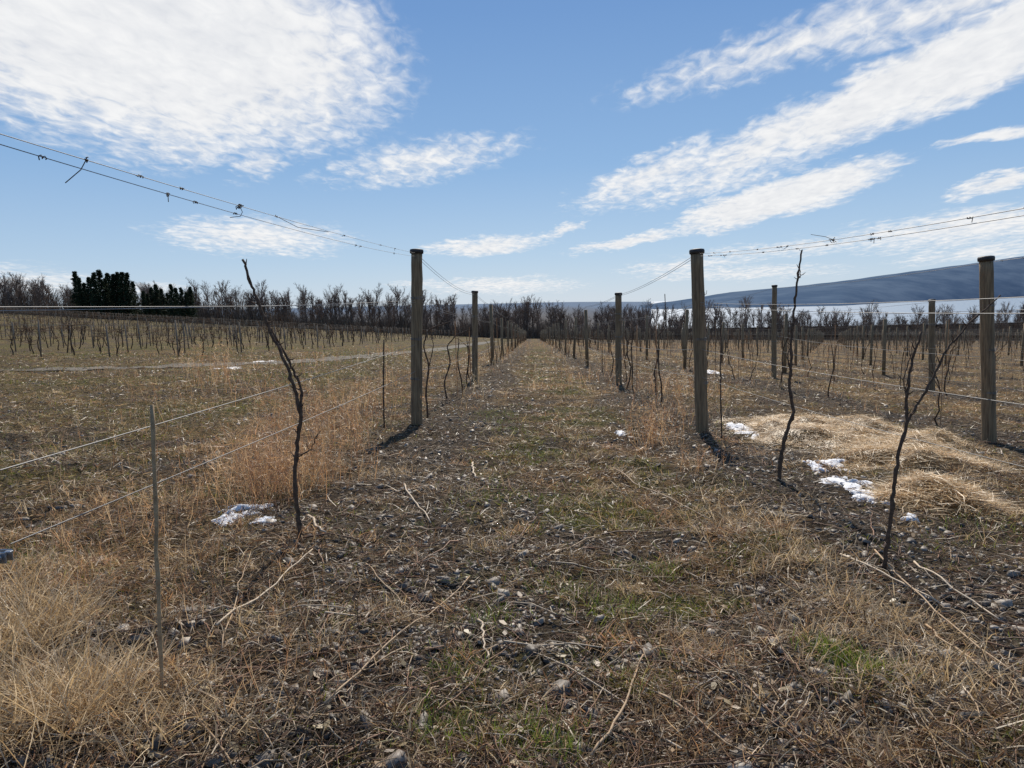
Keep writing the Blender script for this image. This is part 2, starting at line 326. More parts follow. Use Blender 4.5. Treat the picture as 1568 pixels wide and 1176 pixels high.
for px,py,rad,h,n in [(400,770,.16,.52,130),(430,745,.2,.5,110),(490,740,.16,.42,90),(500,690,.2,.45,90),(380,720,.25,.4,80),(540,650,.3,.5,80),
   (560,620,.4,.5,60),(470,640,.3,.55,60),(610,590,.4,.5,50),(1000,680,.13,.38,80),(1010,650,.2,.35,40),(1060,720,.12,.22,40),(860,600,.4,.25,40),
   (900,585,.5,.35,50),(1000,600,.5,.4,50),(1060,610,.4,.5,50),(1040,640,.3,.45,40),(345,600,.35,.95,50),(320,590,.3,1.0,40),(590,545,.8,.7,60),(470,560,.6,.8,40),(420,610,.4,.6,50),(440,690,.2,.7,40),(250,780,.25,.3,50),(200,830,.2,.3,40)]:
    p=hit(px,py); weeds(p[0],p[1],rad,h,n,RED,wd=.0022*(1+p[1]/7))
for px,py,rad,h,n in [(120,900,.12,.28,25),(170,960,.12,.25,25),(190,880,.1,.3,20),(310,680,.2,.35,30),(60,800,.2,.25,30),(1050,1050,.12,.14,30),(1180,900,.15,.2,30),(1230,960,.1,.15,30),(760,760,.2,.15,30),(530,1040,.1,.12,30),(430,1060,.1,.2,20),(1090,1120,.1,.12,30),(640,860,.15,.12,20),(300,880,.15,.25,40),(330,960,.1,.2,30)]:
    p=hit(px,py); weeds(p[0],p[1],rad,h,n,np.vstack([RED,BRN]),br=10,wd=.002)
for rx in ROWS[:16]:
    for yy in np.arange(9,110,1.1):
        if rng.random()<.65 and abs(rx/yy)<.85:
            k=1+yy/16; weeds(rx+rng.normal(0,.35),yy+rng.normal(0,.3),.25*k**.5,rng.uniform(.2,.6),int(12/k**.5)+2,RED if rng.random()<.7 else TAN,br=7,wd=.0024*(1+yy/9))
for _ in range(220):
    yy=rng.uniform(5,60); xx=-rng.uniform(2.2,.6*yy+1); weeds(xx,yy,.4,rng.uniform(.12,.35),8,RED,br=6,wd=.002*(1+yy/9))
A.make("dried_weeds",M_grass)
A=Acc()
def tuft(px,py,rad,L,n,pal,elr=(.3,1.3),bend=.6):
    p=hit(px,py); q=np.c_[p[0]+rng.normal(0,rad,n),p[1]+rng.normal(0,rad,n)]; q=np.c_[q,H(q[:,0],q[:,1])]
    blades(A,q,rng.uniform(0,6.283,n),rng.uniform(*elr,n),L*rng.uniform(.5,1.1,n),rng.uniform(.0015,.003,n)*(1+p[1]/8),rng.uniform(0,bend,n),pick(n,pal))
for px,py,rad,L,n in [(30,1000,.10,.34,500),(60,1080,.10,.34,500),(130,1120,.08,.3,400),(10,940,.12,.34,400),(170,1060,.07,.25,280),(0,1150,.12,.32,400),(220,1150,.07,.2,200),(90,960,.09,.28,300),(40,880,.12,.25,250),
   (270,1080,.08,.18,160),(350,1130,.08,.16,160),(1210,860,.16,.18,350),(1140,800,.16,.16,300),(1290,930,.12,.18,300),(1330,990,.12,.16,300),(1480,1060,.1,.18,250),(1400,960,.12,.15,250),(600,720,.15,.16,200),(1110,770,.2,.16,200),(1030,880,.2,.1,120),(1230,1000,.12,.14,200),(1350,1060,.1,.15,200),(1180,1110,.1,.12,150),
   (300,860,.15,.15,200),(200,760,.25,.15,200),(60,700,.3,.15,200)]:
    tuft(px,py,rad,L,n,TAN)
# small random tussocks
x,y,r=sample(420,1.8,16); b,g,s_=zone(x,y)
for X0,Y0,R0,B0 in zip(x,y,r,b):
    if rng.random()<B0*.7: continue
    n=int(rng.integers(25,70)); q=np.c_[X0+rng.normal(0,.03+R0*.006,n),Y0+rng.normal(0,.03+R0*.006,n)]; q=np.c_[q,H(q[:,0],q[:,1])]
    blades(A,q,rng.uniform(0,6.283,n),rng.uniform(.2,1.3,n),rng.uniform(.06,.15,n),rng.uniform(.0015,.0028,n)*(1+R0/7),rng.uniform(0,.6,n),pick(n,TAN if rng.random()<.6 else RED))
A.make("tall_dry_grass",M_grass)
# ------------------------------------------------------------ straw piles
def pile(cx,cy,rx,ry,h,n):
    global A
    A=Acc(); 
    def hh(x,y):
        e=np.hypot((x-cx)/rx,(y-cy)/ry)+(vn(x,y,.5,2)-.5)*.6; return H(x,y)+h*np.clip(1-e**2,-.15,1)*(.5+1.0*vn(x,y,.28,4))+.05*(vn(x,y,.12,5)-.5)
    t=np.linspace(0,2*np.pi,49)[:-1]; rr_=np.linspace(.01,1.1,16); T_,R_=np.meshgrid(t,rr_); x=cx+rx*R_*np.cos(T_);y=cy+ry*R_*np.sin(T_)
    V=np.stack([x,y,hh(x,y)-.015],-1).reshape(-1,3); i=np.arange(15)[:,None]*48;j=np.arange(48)[None];k=(j+1)%48
    A.add(V,None,np.stack([i+j,i+48+j,i+48+k,i+k],-1).reshape(-1,4)[:, ::-1],[.30,.19,.08])
    r=np.sqrt(rng.random(n))*1.25; a=rng.uniform(0,6.28,n); x=cx+rx*r*np.cos(a);y=cy+ry*r*np.sin(a)
    k_=rng.random(n)<(.5+.7*vn(x,y,.2,6)); x=x[k_];y=y[k_];n=len(x)
    blades(A,np.c_[x,y,hh(x,y)+rng.uniform(-.005,.02,n)],rng.uniform(0,6.28,n),rng.uniform(-.15,.35,n),rng.uniform(.06,.2,n),rng.uniform(.003,.006,n),rng.uniform(0,.25,n),pick(n,np.array([[.84,.62,.34],[.74,.51,.25],[.88,.71,.45],[.45,.28,.12]])),roll=rng.uniform(-.5,.5,n))
    A.make("straw_pile",M_grass)
p=hit(1290,668); pile(p[0],p[1],1.1,1.5,.17,24000)
p=hit(1370,712); pile(p[0]+.15,p[1],.6,.5,.10,7000)
p=hit(1450,768); pile(p[0],p[1],.42,.36,.15,6000)
# snow
def snow(px,py,rxp,ryp):
    p=hit(px,py); d=np.hypot(p[0],p[1]); rx=rxp/F*d*1.15; e=hit(px,py-ryp); ry=abs(e[1]-p[1])*1.1
    t=np.linspace(0,2*np.pi,61)[:-1]; rr_=np.linspace(.02,1,16); T_,R_=np.meshgrid(t,rr_)
    k=1+.9*(vn(np.cos(t)*2+px,np.sin(t)*2+py,.5,3)-.5)+.5*(vn(np.cos(t)*2+px,np.sin(t)*2+py,.2,4)-.5); x=p[0]+rx*R_*np.cos(T_)*k;y=p[1]+ry*R_*np.sin(T_)*k
    z=H(x,y)+.03*(1-R_**4)*(.4+.9*vn(x,y,.12,2))-.004-.04*ss(vn(x,y,.06,5),.6,.75)+.006*(vn(x,y,.02,6)-.5)
    V=np.stack([x,y,z],-1).reshape(-1,3); i=np.arange(15)[:,None]*60;j=np.arange(60)[None];kk=(j+1)%60
    make("snow_patch",V,[np.stack([i+j,i+60+j,i+60+kk,i+kk],-1).reshape(-1,4)[:, ::-1]],M_snow,smooth=True)
for a_ in [(1158,662,26,9),(1130,655,14,5),(1300,744,30,10),(1335,762,26,8),(1275,710,16,6),(1250,716,10,5),(1495,768,18,10),(1390,790,10,4),(385,785,26,9),(350,803,16,8),(405,806,14,6),(355,778,12,5),(950,668,7,4),(1392,763,10,4),(1090,569,8,2),(345,563,10,2),(405,553,8,2)]: snow(*a_)
# ------------------------------------------------------------ posts
def post(base,top,rad=.07,name="wooden_post"):
    base=np.array(base,float); top=np.array(top,float); e=bpy.data.objects.new(name,None); link(e); e.location=base
    a=Acc(); n=14; t=np.linspace(0,1,n)[:,None]; P=(top-base)*t+np.array([0,0,-.15])*(1-t)
    P[:,:2]+=rng.normal(0,.0025,(n,2)); a.tube(P,rad*(1.03-.06*t[:,0])*(1+rng.normal(0,.012,n)),18,[.2,.15,.1]); a.make("shaft",M_wood,parent=e,smooth=False)
    d=(top-base); d/=np.linalg.norm(d); T=top-base
    a=Acc(); a.tube([T-d*.045,T-d*.04,T-d*.01,T+d*.008,T+d*.016],[rad*.99,rad*1.16,rad*1.2,rad*1.12,rad*.6],18)
    a.make("cap",M_cap,parent=e)
    a=Acc()
    for hgt in (.56,1.05,1.55):
        c=d*hgt
        for k in range(3):
            tt=np.linspace(0,2*np.pi,17); rr_=rad*1.04
            a.tube(np.c_[c[0]+rr_*np.cos(tt),c[1]+rr_*np.sin(tt),c[2]+k*.011+.004*np.sin(tt*2+k)],.0025,4,cap=False)
        a.tube([c+[rad*.9,0,.0],c+[rad*1.25,-.01,.01],c+[rad*1.3,-.01,.05]],.003,4)
    a.make("wire_wrap",M_wire,parent=e)
    return e
near=[((637,648),(638,383)),((1076,662),(1067,383)),((1516,675),(1510,394)),((727,583),(727,446)),((947,590),(947,449)),((1185,580),(1186,437)),((1427,600),(1427,459))]
PB=[]
for b_,t_ in near:
    B=hit(*b_); T=at_y(t_[0],t_[1],B[1]); PB.append((B,T)); post(B,T)
a=Acc()
for ri,rx in enumerate(ROWS):
    y0=25.7 if ri<3 else (25.5 if ri==3 else 8.6)
    for yy in np.arange(y0,175,8.45):
        if abs(rx/yy)>.9: continue
        z=float(H(rx,yy)); l=rng.normal(0,.04); hh_=2.1*rng.uniform(.9,1.04)
        a.tube([[rx,yy,z-.1],[rx+l*.5,yy,z+hh_*.5],[rx+l,yy,z+hh_]],.062,8)
a.make("trellis_post_row",M_wood)
# ------------------------------------------------------------ vines (templates)
def vine_t(seed,mature=False):
    global rng
    save=rng; rng=np.random.default_rng(seed); a=Acc()
    c=np.array([.10,.065,.043])
    h=rng.uniform(.6,1.15); n=6; P=np.c_[np.cumsum(rng.normal(0,.04,n)),np.cumsum(rng.normal(0,.04,n)),np.linspace(-.05,h,n)]
    a.tube(P,(.024 if mature else .011)*np.linspace(1.4,.8,n),4,c,cap=False)
    ncane=6 if mature else int(rng.integers(0,4))
    for i in range(ncane):
        s=P[-1] if i%2==0 else P[-2]; az=rng.uniform(0,6.28); l=rng.uniform(.3,.9)
        n2=5; q=np.zeros((n2,3)); q[0]=s
        dirv=np.array([math.cos(az)*.35,math.sin(az)*.6,rng.uniform(.2,1.0)])
        for k in range(1,n2): q[k]=q[k-1]+dirv*l/(n2-1)+rng.normal(0,.035,3)
        a.tube(q,np.linspace(.009,.004,n2)*(1.5 if mature else 1),3,c*1.2,cap=False)
    if mature:
        for sgn in (-1,1):
            q=[P[-1],P[-1]+[.02,sgn*.3,.06],P[-1]+[0,sgn*.8,.05]]; a.tube(q,[.018,.014,.01],4,c,cap=False)
    elif rng.random()<.7:
        a.tube([[.03,0,-.05],[.04,.01,rng.uniform(1.1,1.6)]],.008,3,[.38,.22,.12],cap=False)
    rng=save; return a.arrays()
def replicate(tmpls,pos,name,mat,sc=(.85,1.15)):
    acc=Acc()
    ti=rng.integers(len(tmpls),size=len(pos))
    for t,(V,f,C) in enumerate(tmpls):
        idx=np.where(ti==t)[0]; m=len(idx)
        if m==0: continue
        flip=np.where(rng.random(m)<.5,-1.,1.); fl2=np.where(rng.random(m)<.5,-1.,1.); s=rng.uniform(*sc,m)
        VV=V[None]*s[:,None,None]; VV[:,:,1]*=flip[:,None]; VV[:,:,0]*=fl2[:,None]; VV=VV+pos[idx][:,None]
        off=np.arange(m)[:,None,None]*len(V)
        f3=[(ff[None]+off).reshape(-1,3) for ff in f if ff.shape[1]==3]; f4=[(ff[None]+off).reshape(-1,4) for ff in f if ff.shape[1]==4]
        acc.add(VV.reshape(-1,3),f3[0] if f3 else None,f4[0] if f4 else None,np.tile(C,(m,1)))
    return acc.make(name,mat)
YT=[vine_t(s) for s in range(12)]; MT=[vine_t(s+50,True) for s in range(8)]
pos=[]
for ri,rx in enumerate(ROWS):
    for yy in np.arange(11 if ri<2 else 8,172,1.9):
        if abs(rx/yy)>.85 or rng.random()<.3: continue
        X0=rx+rng.normal(0,.08); Y0=yy+rng.normal(0,.35); pos.append([X0,Y0,float(H(X0,Y0))])
replicate(YT,np.array(pos),"grapevine_rows",M_tree,(.8,1.2))
xs=[];ys=[]
for rx in np.arange(-160,-15,3.4):
    y_=np.arange(max(34,-rx*1.05),180,2.3); y_=y_[rng.random(len(y_))<.8]; xs.append(rx+rng.normal(0,.15,len(y_))); ys.append(y_+rng.normal(0,.4,len(y_)))
xs=np.concatenate(xs);ys=np.concatenate(ys); replicate(MT,np.c_[xs,ys,H(xs,ys)],"mature_grapevine_rows",M_tree,(.9,1.4))
a=Acc()
for rx in np.arange(-160,-15,3.4):
    y_=np.arange(max(34,-rx*1.05),180,7.5)
    for yy in y_:
        z=float(H(rx,yy)); l=rng.normal(0,.05); a.tube([[rx,yy,z-.1],[rx+l,yy,z+1.75*rng.uniform(.9,1.05)]],.045,4,[.24,.19,.14])
    for hgt in (1.0,1.6):
        a.tube(np.c_[np.full(len(y_),rx),y_,H(rx,y_)+hgt],.006,3,[.25,.24,.22],cap=False)
a.make("vineyard_trellis",M_tree)
KN=np.array([.115,.075,.05])
def near_vine(name,branches,basepx):
    a=Acc(); B=hit(*basepx); Y0=B[1]
    for pts,r0,r1 in branches:
        r0*=.78;r1*=.8
        P=np.array([at_y(px,py,Y0+dy) for px,py,dy in pts]); 
        t=np.linspace(0,len(P)-1,len(P)*6); Q=np.stack([np.interp(t,range(len(P)),P[:,k]) for k in range(3)],1)
        for _ in range(2): Q[1:-1]=(Q[:-2]+2*Q[1:-1]+Q[2:])/4
        Q[1:-1]+=rng.normal(0,.0025,(len(Q)-2,3)); rad=np.linspace(r0,r1,len(Q))*(1+.16*rng.random(len(Q))); rad[::6]*=1.3
        a.tube(Q,rad,8,KN)
        for k in range(3,len(Q)-1,5):
            d=rng.normal(0,1,3); d[2]=abs(d[2]); d/=np.linalg.norm(d); a.tube([Q[k],Q[k]+d*(rad[k]+.012),Q[k]+d*(rad[k]+.03)+[0,0,.008]],[rad[k]*.5,.003,.0015],4,KN)
    return a.make(name,M_bark)
near_vine("grapevine",[([(462,845,0),(458,800,0),(450,740,0),(454,690,.02),(461,640,.0),(452,600,0),(440,560,.0),(415,510,.0),(398,470,0),(385,435,0),(371,397,0)],.014,.007),
   ([(461,640,0),(462,600,.02),(452,570,.03),(430,530,.03),(405,485,.02)],.009,.006),([(455,700,0),(475,690,-.02),(490,660,-.03)],.005,.002)],(462,840))
near_vine("grapevine",[([(1192,742,0),(1196,700,0),(1203,665,0),(1216,632,0),(1208,590,0),(1212,560,.0),(1211,520,0),(1216,470,0),(1221,430,0),(1228,383,0)],.019,.007),
   ([(1212,575,0),(1206,550,.02),(1208,530,.04)],.008,.004),([(1221,432,0),(1226,420,.02),(1224,405,.03)],.005,.003)],(1192,740))
near_vine("grapevine",[([(1354,872,0),(1360,820,0),(1368,760,0),(1374,700,0),(1390,645,0),(1388,600,0),(1396,555,0),(1411,508,0)],.012,.006),
   ([(1388,648,0),(1405,620,.02),(1425,585,.03),(1450,535,.04),(1480,500,.05),(1532,452,.06)],.008,.004),([(1388,610,0),(1383,580,.0),(1400,520,0)],.004,.002)],(1354,870))
near_vine("grapevine",[([(655,640,0),(652,600,0),(657,560,0),(648,530,0),(655,505,0),(690,492,0)],.016,.008),([(657,560,0),(664,530,0),(660,510,0)],.008,.004)],(655,640))
near_vine("grapevine",[([(684,610,0),(680,585,0),(690,555,0),(684,530,0),(700,512,0),(720,505,0)],.018,.008)],(684,610))
near_vine("grapevine",[([(1005,600,0),(1002,570,0),(1008,545,0),(1003,520,0),(1020,500,0),(1018,450,0)],.02,.008)],(1005,605))
near_vine("grapevine",[([(1105,672,0),(1104,620,0),(1103,560,0),(1104,490,0)],.009,.008)],(1105,672))
near_vine("grapevine",[([(588,655,0),(587,600,0),(588,520,0)],.011,.009)],(588,655))
M_bam=simple("dry_cane",(.26,.16,.08),(.50,.36,.20),25)
a=Acc(); B=hit(248,1090); T=at_y(233,620,B[1]+.05); t=np.linspace(0,1,14)[:,None]; Q=(B-[0,0,.05])*(1-t)+T*t; Q[:,:2]+=rng.normal(0,.0015,(14,2)); a.tube(Q,np.where(np.arange(14)%3==0,.0068,.0055),8); a.make("wooden_stake",M_bam)
# ------------------------------------------------------------ wires
def span(a,p,q,sag,rad,n=14,sides=5):
    t=np.linspace(0,1,n)[:,None]; Q=np.array(p)*(1-t)+np.array(q)*t; Q[:,2]-=(sag*4*t*(1-t))[:,0]; a.tube(Q,rad,sides,cap=False); return Q
def through(a,P0,E,ext,sag,rad,n=40):
    """sagging wire that starts at P0 and runs through E and on past the photographer"""
    tE=1/ext; Q1=P0+(E-P0)*ext; Q1=Q1+np.array([0,0,sag*4*tE*(1-tE)*ext]); return span(a,P0,Q1,sag,rad,n)
a=Acc(); tw=Acc()
def row_pts(ri,h):
    rx=ROWS[ri]
    return [np.array([rx,yy,float(H(rx,yy))+h]) for yy in np.arange(25.7,175,8.45)]
def onp(i,h):
    B,T=PB[i]; return B+(T-B)*min(h/2.2,.985)
def clips(Q,n,size=.02):
    for _ in range(n):
        k=rng.uniform(0,len(Q)-1.01); i0=int(k); p=Q[i0]*(1-k+i0)+Q[i0+1]*(k-i0)
        dr=Q[i0+1]-Q[i0]; dr/=np.linalg.norm(dr)
        tt=np.linspace(0,1,9); ph=rng.uniform(0,6)
        pts=p+dr*(tt[:,None]-.5)*size*1.6+np.c_[np.cos(tt*13+ph),np.zeros(9),np.sin(tt*13+ph)]*.0045
        pts=np.vstack([pts,pts[-1]+rng.normal(0,size*.4,3)-[0,0,size*.5]])
        tw.tube(pts,.0018,4,[.07,.045,.03],cap=False)
def knot(Q,px,tail=None,n=5,sp=.009):
    k=min(range(len(Q)-1),key=lambda i:abs(proj(Q[i])[0]-px) if Q[i][1]>.3 else 1e9); c=Q[k]
    for _ in range(n):
        pts=[c+rng.normal(0,sp*.5,3)]
        for _ in range(5): pts.append(c+(pts[-1]-c)*.6+rng.normal(0,sp,3))
        tw.tube(pts,.0018,5,[.05,.03,.02])
    if tail is not None: tw.tube([c+np.array(t_) for t_ in tail],.0016,5,[.06,.035,.02])
for h,ends,sg in [(2.16,(0,205),.05),(2.12,(0,221),.09),(1.58,(0,476),.03),(1.55,(0,470),.03),(1.02,(0,720),.01),(.68,(16,833),.01)]:
    P0=onp(0,h); E=at_y(ends[0],ends[1],1.95)
    if h>1.2: Q=through(a,P0,E,1.5,sg,.0014,120)
    else: Q=span(a,P0,E,.015,.0022,20)
    if h>2: clips(Q[:100],9)
    if h==2.16:
        knot(Q,372,[(0,0,0),(.012,0,-.03),(.0,0,-.05),(-.06,.02,-.052)],7); knot(Q,128,[(0,0,0),(-.02,0,-.03),(-.075,0,-.07)],3,.005); knot(Q,425,[(0,0,0),(.08,.1,-.05),(.2,.3,-.06)],2,.005)
    if h==2.12: knot(Q,258,[(0,0,0),(0,0,-.03)],3,.005)
    span(a,P0,onp(3,h),.05 if h<2 else .12,.0026); pts=[onp(3,h)]+row_pts(0,h)
    for u,v in zip(pts[:-1],pts[1:]): span(a,u,v,.05,.0035,5,3)
for (i0,i1,ri,E0) in [(1,4,1,[(2.16,(1568,319)),(2.13,(1568,330)),(1.58,(1568,455)),(1.55,(1568,480)),(1.02,(1568,620)),(.68,(1568,715))]),
                 (2,5,2,[(2.14,None),(1.58,None),(1.02,None),(.68,None)])]:
    for h,e in E0:
        P0=onp(i0,h)
        if e:
            E=at_y(e[0],e[1],2.85); Q=through(a,P0,E,1.4,.05 if h<2 else .07,.0018,80)
        else: E=P0+np.array([0,-8.4,.4]); Q=span(a,P0,E,.05,.0024)
        if h>2: clips(Q[:60] if e else Q,12,.024)
        if h==2.16: knot(Q,1278,[(0,0,0),(-.05,0,.02),(-.12,.05,.04)],4,.008)
        span(a,P0,onp(i1,h),.06,.0028,12); pts=[onp(i1,h)]+row_pts(ri,h)
        for u,v in zip(pts[:-1],pts[1:]): span(a,u,v,.05,.0035,5,3)
for ri,rx in enumerate(ROWS[3:],3):
    for h in (2.05,1.58,1.02,.68):
        ys_=np.arange(8.6 if ri>3 else 8.2,175,8.45); ys_=ys_[rx/ys_<1.1]
        q=[[rx,yy,float(H(rx,yy))+h] for yy in ys_]
        if len(q)>1: a.tube(np.array(q),.0035,3,cap=False)
a.make("trellis_wire",M_wire); tw.make("vine_tendrils",M_twig)
E=at_y(8,852,1.95); e=bpy.data.objects.new("wire_tensioner",None); link(e); e.location=E
def bx(name,c,s,mat):
    bpy.ops.mesh.primitive_cube_add(size=1,location=(0,0,0)); o_=bpy.context.object; o_.name=name; o_.scale=s; bpy.ops.object.transform_apply(location=False,scale=True); o_.location=c
    m=o_.modifiers.new("b",'BEVEL'); m.width=.002; m.segments=2; o_.parent=e; o_.data.materials.append(mat)
bx("side_plate",(-.015,-.012,0),(.055,.003,.035),M_metal); bx("side_plate_b",(-.015,.014,0),(.055,.003,.035),M_metal); bx("back_plate",(-.045,0,0),(.004,.03,.035),M_metal); bx("pawl",(.012,0,.014),(.02,.014,.006),M_metal)
a=Acc(); a.tube([[-.012,-.022,0],[-.012,.022,0]],.011,14); a.tube([[-.012,-.03,0],[-.012,-.021,0]],.016,6); a.make("ratchet_spool",M_metal,parent=e)
# ------------------------------------------------------------ trees
def tree_t(seed,h=11):
    r=np.random.default_rng(seed); a=Acc(); col=np.array([.20,.155,.125])*r.uniform(.75,1.2)
    n=7; P=np.c_[np.cumsum(r.normal(0,.18,n)),np.cumsum(r.normal(0,.18,n)),np.linspace(-.5,h*.8,n)]
    a.tube(P,np.linspace(.22,.06,n)*h/11,5,col*.8,cap=False)
    tw=[]
    for i in range(14):
        t=r.uniform(.2,1); s=np.array([np.interp(t*(n-1),range(n),P[:,k]) for k in range(3)]); az=r.uniform(0,6.28); e_=r.uniform(.5,1.15); l=h*r.uniform(.24,.45)*(1.15-t*.55)
        m=5; q=np.zeros((m,3)); q[0]=s
        for k in range(1,m):
            ee=e_+.12*k; q[k]=q[k-1]+np.array([math.cos(az)*math.cos(ee),math.sin(az)*math.cos(ee),math.sin(ee)])*l/(m-1)+r.normal(0,.08,3)
        a.tube(q,np.linspace(.085,.03,m),3,col*.9,cap=False)
        for j in range(8):
            tt=r.uniform(.2,1)*(m-1); s2=np.array([np.interp(tt,range(m),q[:,k]) for k in range(3)]); tw.append((s2,l*r.uniform(.25,.45),az))
    global rng; save=rng; rng=r
    s2=np.array([t[0] for t in tw]); L=np.array([t[1] for t in tw]); az=np.array([t[2] for t in tw])+r.normal(0,.9,len(tw)); el=r.uniform(.4,1.45,len(tw))
    c=np.tile(col,(len(tw),1)); blades(a,s2,az,el,L,np.full(len(tw),.06),np.zeros(len(tw)),c)
    d=np.stack([np.cos(az)*np.cos(el),np.sin(az)*np.cos(el),np.sin(el)],1)
    k=6; tt=r.uniform(.2,1,(len(tw),k)); p3=(s2[:,None]+d[:,None]*(L[:,None]*tt)[...,None]).reshape(-1,3); m=len(p3)
    blades(a,p3,np.repeat(az,k)+r.normal(0,1,m),r.uniform(.2,1.45,m),np.repeat(L,k)*r.uniform(.35,.75,m),np.full(m,.038),np.zeros(m),np.tile(col*1.1,(m,1)))
    rng=save; return a.make("tree_mesh",M_tree,onlymesh=True)
TM=[tree_t(s) for s in range(8)]
e=bpy.data.objects.new("bare_tree_line",None); link(e)
def put(mesh,x,y,s,sz,par,nm):
    o_=bpy.data.objects.new(nm,mesh); link(o_,par); o_.location=(x,y,float(H(x,y))-.2); o_.scale=(s,s,s*sz); o_.rotation_euler=(0,0,rng.uniform(0,6.28))
ux=np.array([-260,-150,-100,-60,-20,20,60,120,200,300]); uy=np.array([200,192,200,212,225,230,230,222,205,200.])
hs=np.array([.95,1.0,1.15,1.36,1.26,1.22,1.16,1.12,1.16,1.3])
for _ in range(850):
    X0=rng.uniform(-220,250); Y0=np.interp(X0,ux,uy)+abs(rng.normal(0,16)); s=np.interp(X0,ux,hs)*rng.uniform(.6,1.0)*(1.12 if rng.random()<.12 else 1)*(.85+.3*float(vn(X0,0,14,3)))
    put(TM[rng.integers(8)],X0,Y0,s,rng.uniform(.85,1.05),e,"tree")
A=Acc(); n=75000; X0=rng.uniform(-240,270,n); Y0=np.interp(X0,ux,uy)-3+rng.exponential(9,n)
Lb=rng.uniform(.8,7.5,n)*(.4+.8*vn(X0,Y0,7,2)); blades(A,np.c_[X0,Y0,H(X0,Y0)-.1],rng.uniform(0,6.28,n),rng.uniform(1.0,1.56,n),Lb,np.full(n,.11),np.zeros(n),pick(n,np.array([[.19,.145,.11],[.26,.19,.13],[.11,.086,.07],[.36,.25,.16]]),[.35,.3,.22,.13]))
A.make("hedgerow_brush",M_tree)
def pine_t(seed):
    r=np.random.default_rng(seed); a=Acc(); h=12; a.tube([[0,0,-.5],[0,0,h*.97]],[.2,.03],5,[.06,.045,.035])
    pos=[];az=[];el=[];L=[]
    for z in np.linspace(1.2,h*.98,30):
        R_=((1-z/h)**.8*2.4+.12)*r.uniform(.7,1.1)
        for k in range(9):
            aa=r.uniform(0,6.28); l=R_*r.uniform(.65,1.15)
            for q in np.linspace(.15,1,7):
                for _ in range(2):
                    pos.append([math.cos(aa)*l*q+r.normal(0,.1),math.sin(aa)*l*q+r.normal(0,.1),z+l*q*.12+r.normal(0,.12)]); az.append(aa+r.normal(0,.9)); el.append(r.uniform(-.5,.5)); L.append(r.uniform(.3,.6))
    global rng; save=rng; rng=r; m=len(pos); c=np.array([[.030,.046,.024]])*r.uniform(.5,1.6,(m,1))
    blades(a,np.array(pos),np.array(az),np.array(el),np.array(L),np.full(m,.17),np.full(m,.1),c); rng=save
    return a.make("pine_mesh",M_pine,onlymesh=True)
PM=[pine_t(s) for s in range(3)]
e=bpy.data.objects.new("pine_tree_grove",None); link(e)
for px in [118,124,131,139,147,155,163,168,176,183,190,197,205,220,226,233,240,248,256,263,270,278,286,292]:
    d=ray(px,460); yy=rng.uniform(183,194); X0=d[0]/d[1]*yy; hh_=1.05 if px<210 else .82; put(PM[rng.integers(3)],X0,yy,hh_*rng.uniform(.7,1.0),1.05,e,"pine_tree")
# ------------------------------------------------------------ lake & hill
zl=-50.
lk=[(200,1200),(7000,700),(16000,4000),(16000,14000),(3000,14000),(400,9000)]
make("lake",[[x_,y_,zl] for x_,y_ in lk],[np.array([[0,1,2,3,4,5]])],M_water)
def hill(name,ridge,D0,D1,zb,mat,rough=8):
    pxs=np.linspace(ridge[0][0],ridge[-1][0],220); pys=np.interp(pxs,[q[0] for q in ridge],[q[1] for q in ridge])
    V=[];m=14
    for i,(px,py) in enumerate(zip(pxs,pys)):
        u=i/219; d=ray(px,py); hd=np.hypot(d[0],d[1]); dx,dy=d[0]/hd,d[1]/hd
        a0=np.interp(u,*D0); a1=a0+D1; zt=CAMZ+d[2]/hd*a1
        for k in range(m):
            t=k/(m-1); D=a0+(a1-a0)*t; z=zb+(zt-zb)*(t**.85)+(vn(px*3,t*900,90,2)-.5)*rough*math.sin(t*3.1)+(vn(px*2,0,40,3)-.5)*rough*.5*t
            V.append([dx*D,dy*D,z])
        V.append([dx*(a1+1500),dy*(a1+1500),zb-30])
    V=np.array(V); i=np.arange(219)[:,None]*(m+1); j=np.arange(m)[None]; make(name,V,[np.stack([i+j,i+m+1+j,i+m+2+j,i+j+1],-1).reshape(-1,4)],mat,smooth=True)
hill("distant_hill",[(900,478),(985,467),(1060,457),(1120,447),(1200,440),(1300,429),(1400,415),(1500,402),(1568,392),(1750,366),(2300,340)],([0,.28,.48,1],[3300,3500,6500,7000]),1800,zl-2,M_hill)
# ------------------------------------------------------------ light & sky
az=math.radians(4.5); elv=math.radians(43)
sv=Vector((math.sin(az)*math.cos(elv),math.cos(az)*math.cos(elv),math.sin(elv)))
L=bpy.data.lights.new("sun",'SUN'); L.energy=5.0; L.angle=math.radians(.53); L.color=(1,.92,.80); lo=bpy.data.objects.new("sun",L); link(lo); lo.rotation_euler=sv.to_track_quat('Z','Y').to_euler()
W=bpy.data.worlds.new("World"); S.world=W; W.use_nodes=True; nt=W.node_tree; N=nt.nodes; Lk=nt.links; N.clear()
out=N.new('ShaderNodeOutputWorld'); bg=N.new('ShaderNodeBackground'); bg.inputs['Strength'].default_value=.1; Lk.new(bg.outputs[0],out.inputs[0])
sky=N.new('ShaderNodeTexSky'); sky.sky_type='NISHITA'; sky.sun_disc=False; sky.sun_elevation=elv; sky.sun_rotation=az; sky.air_density=1.0; sky.dust_density=.3; sky.ozone_density=3.0; sky.altitude=200
def mth(op,a,b=None,c=None):
    m=N.new('ShaderNodeMath'); m.operation=op
    for i,v in enumerate((a,b,c)):
        if v is None: continue
        if isinstance(v,(int,float)): m.inputs[i].default_value=v
        else: Lk.new(v,m.inputs[i])
    return m.outputs[0]
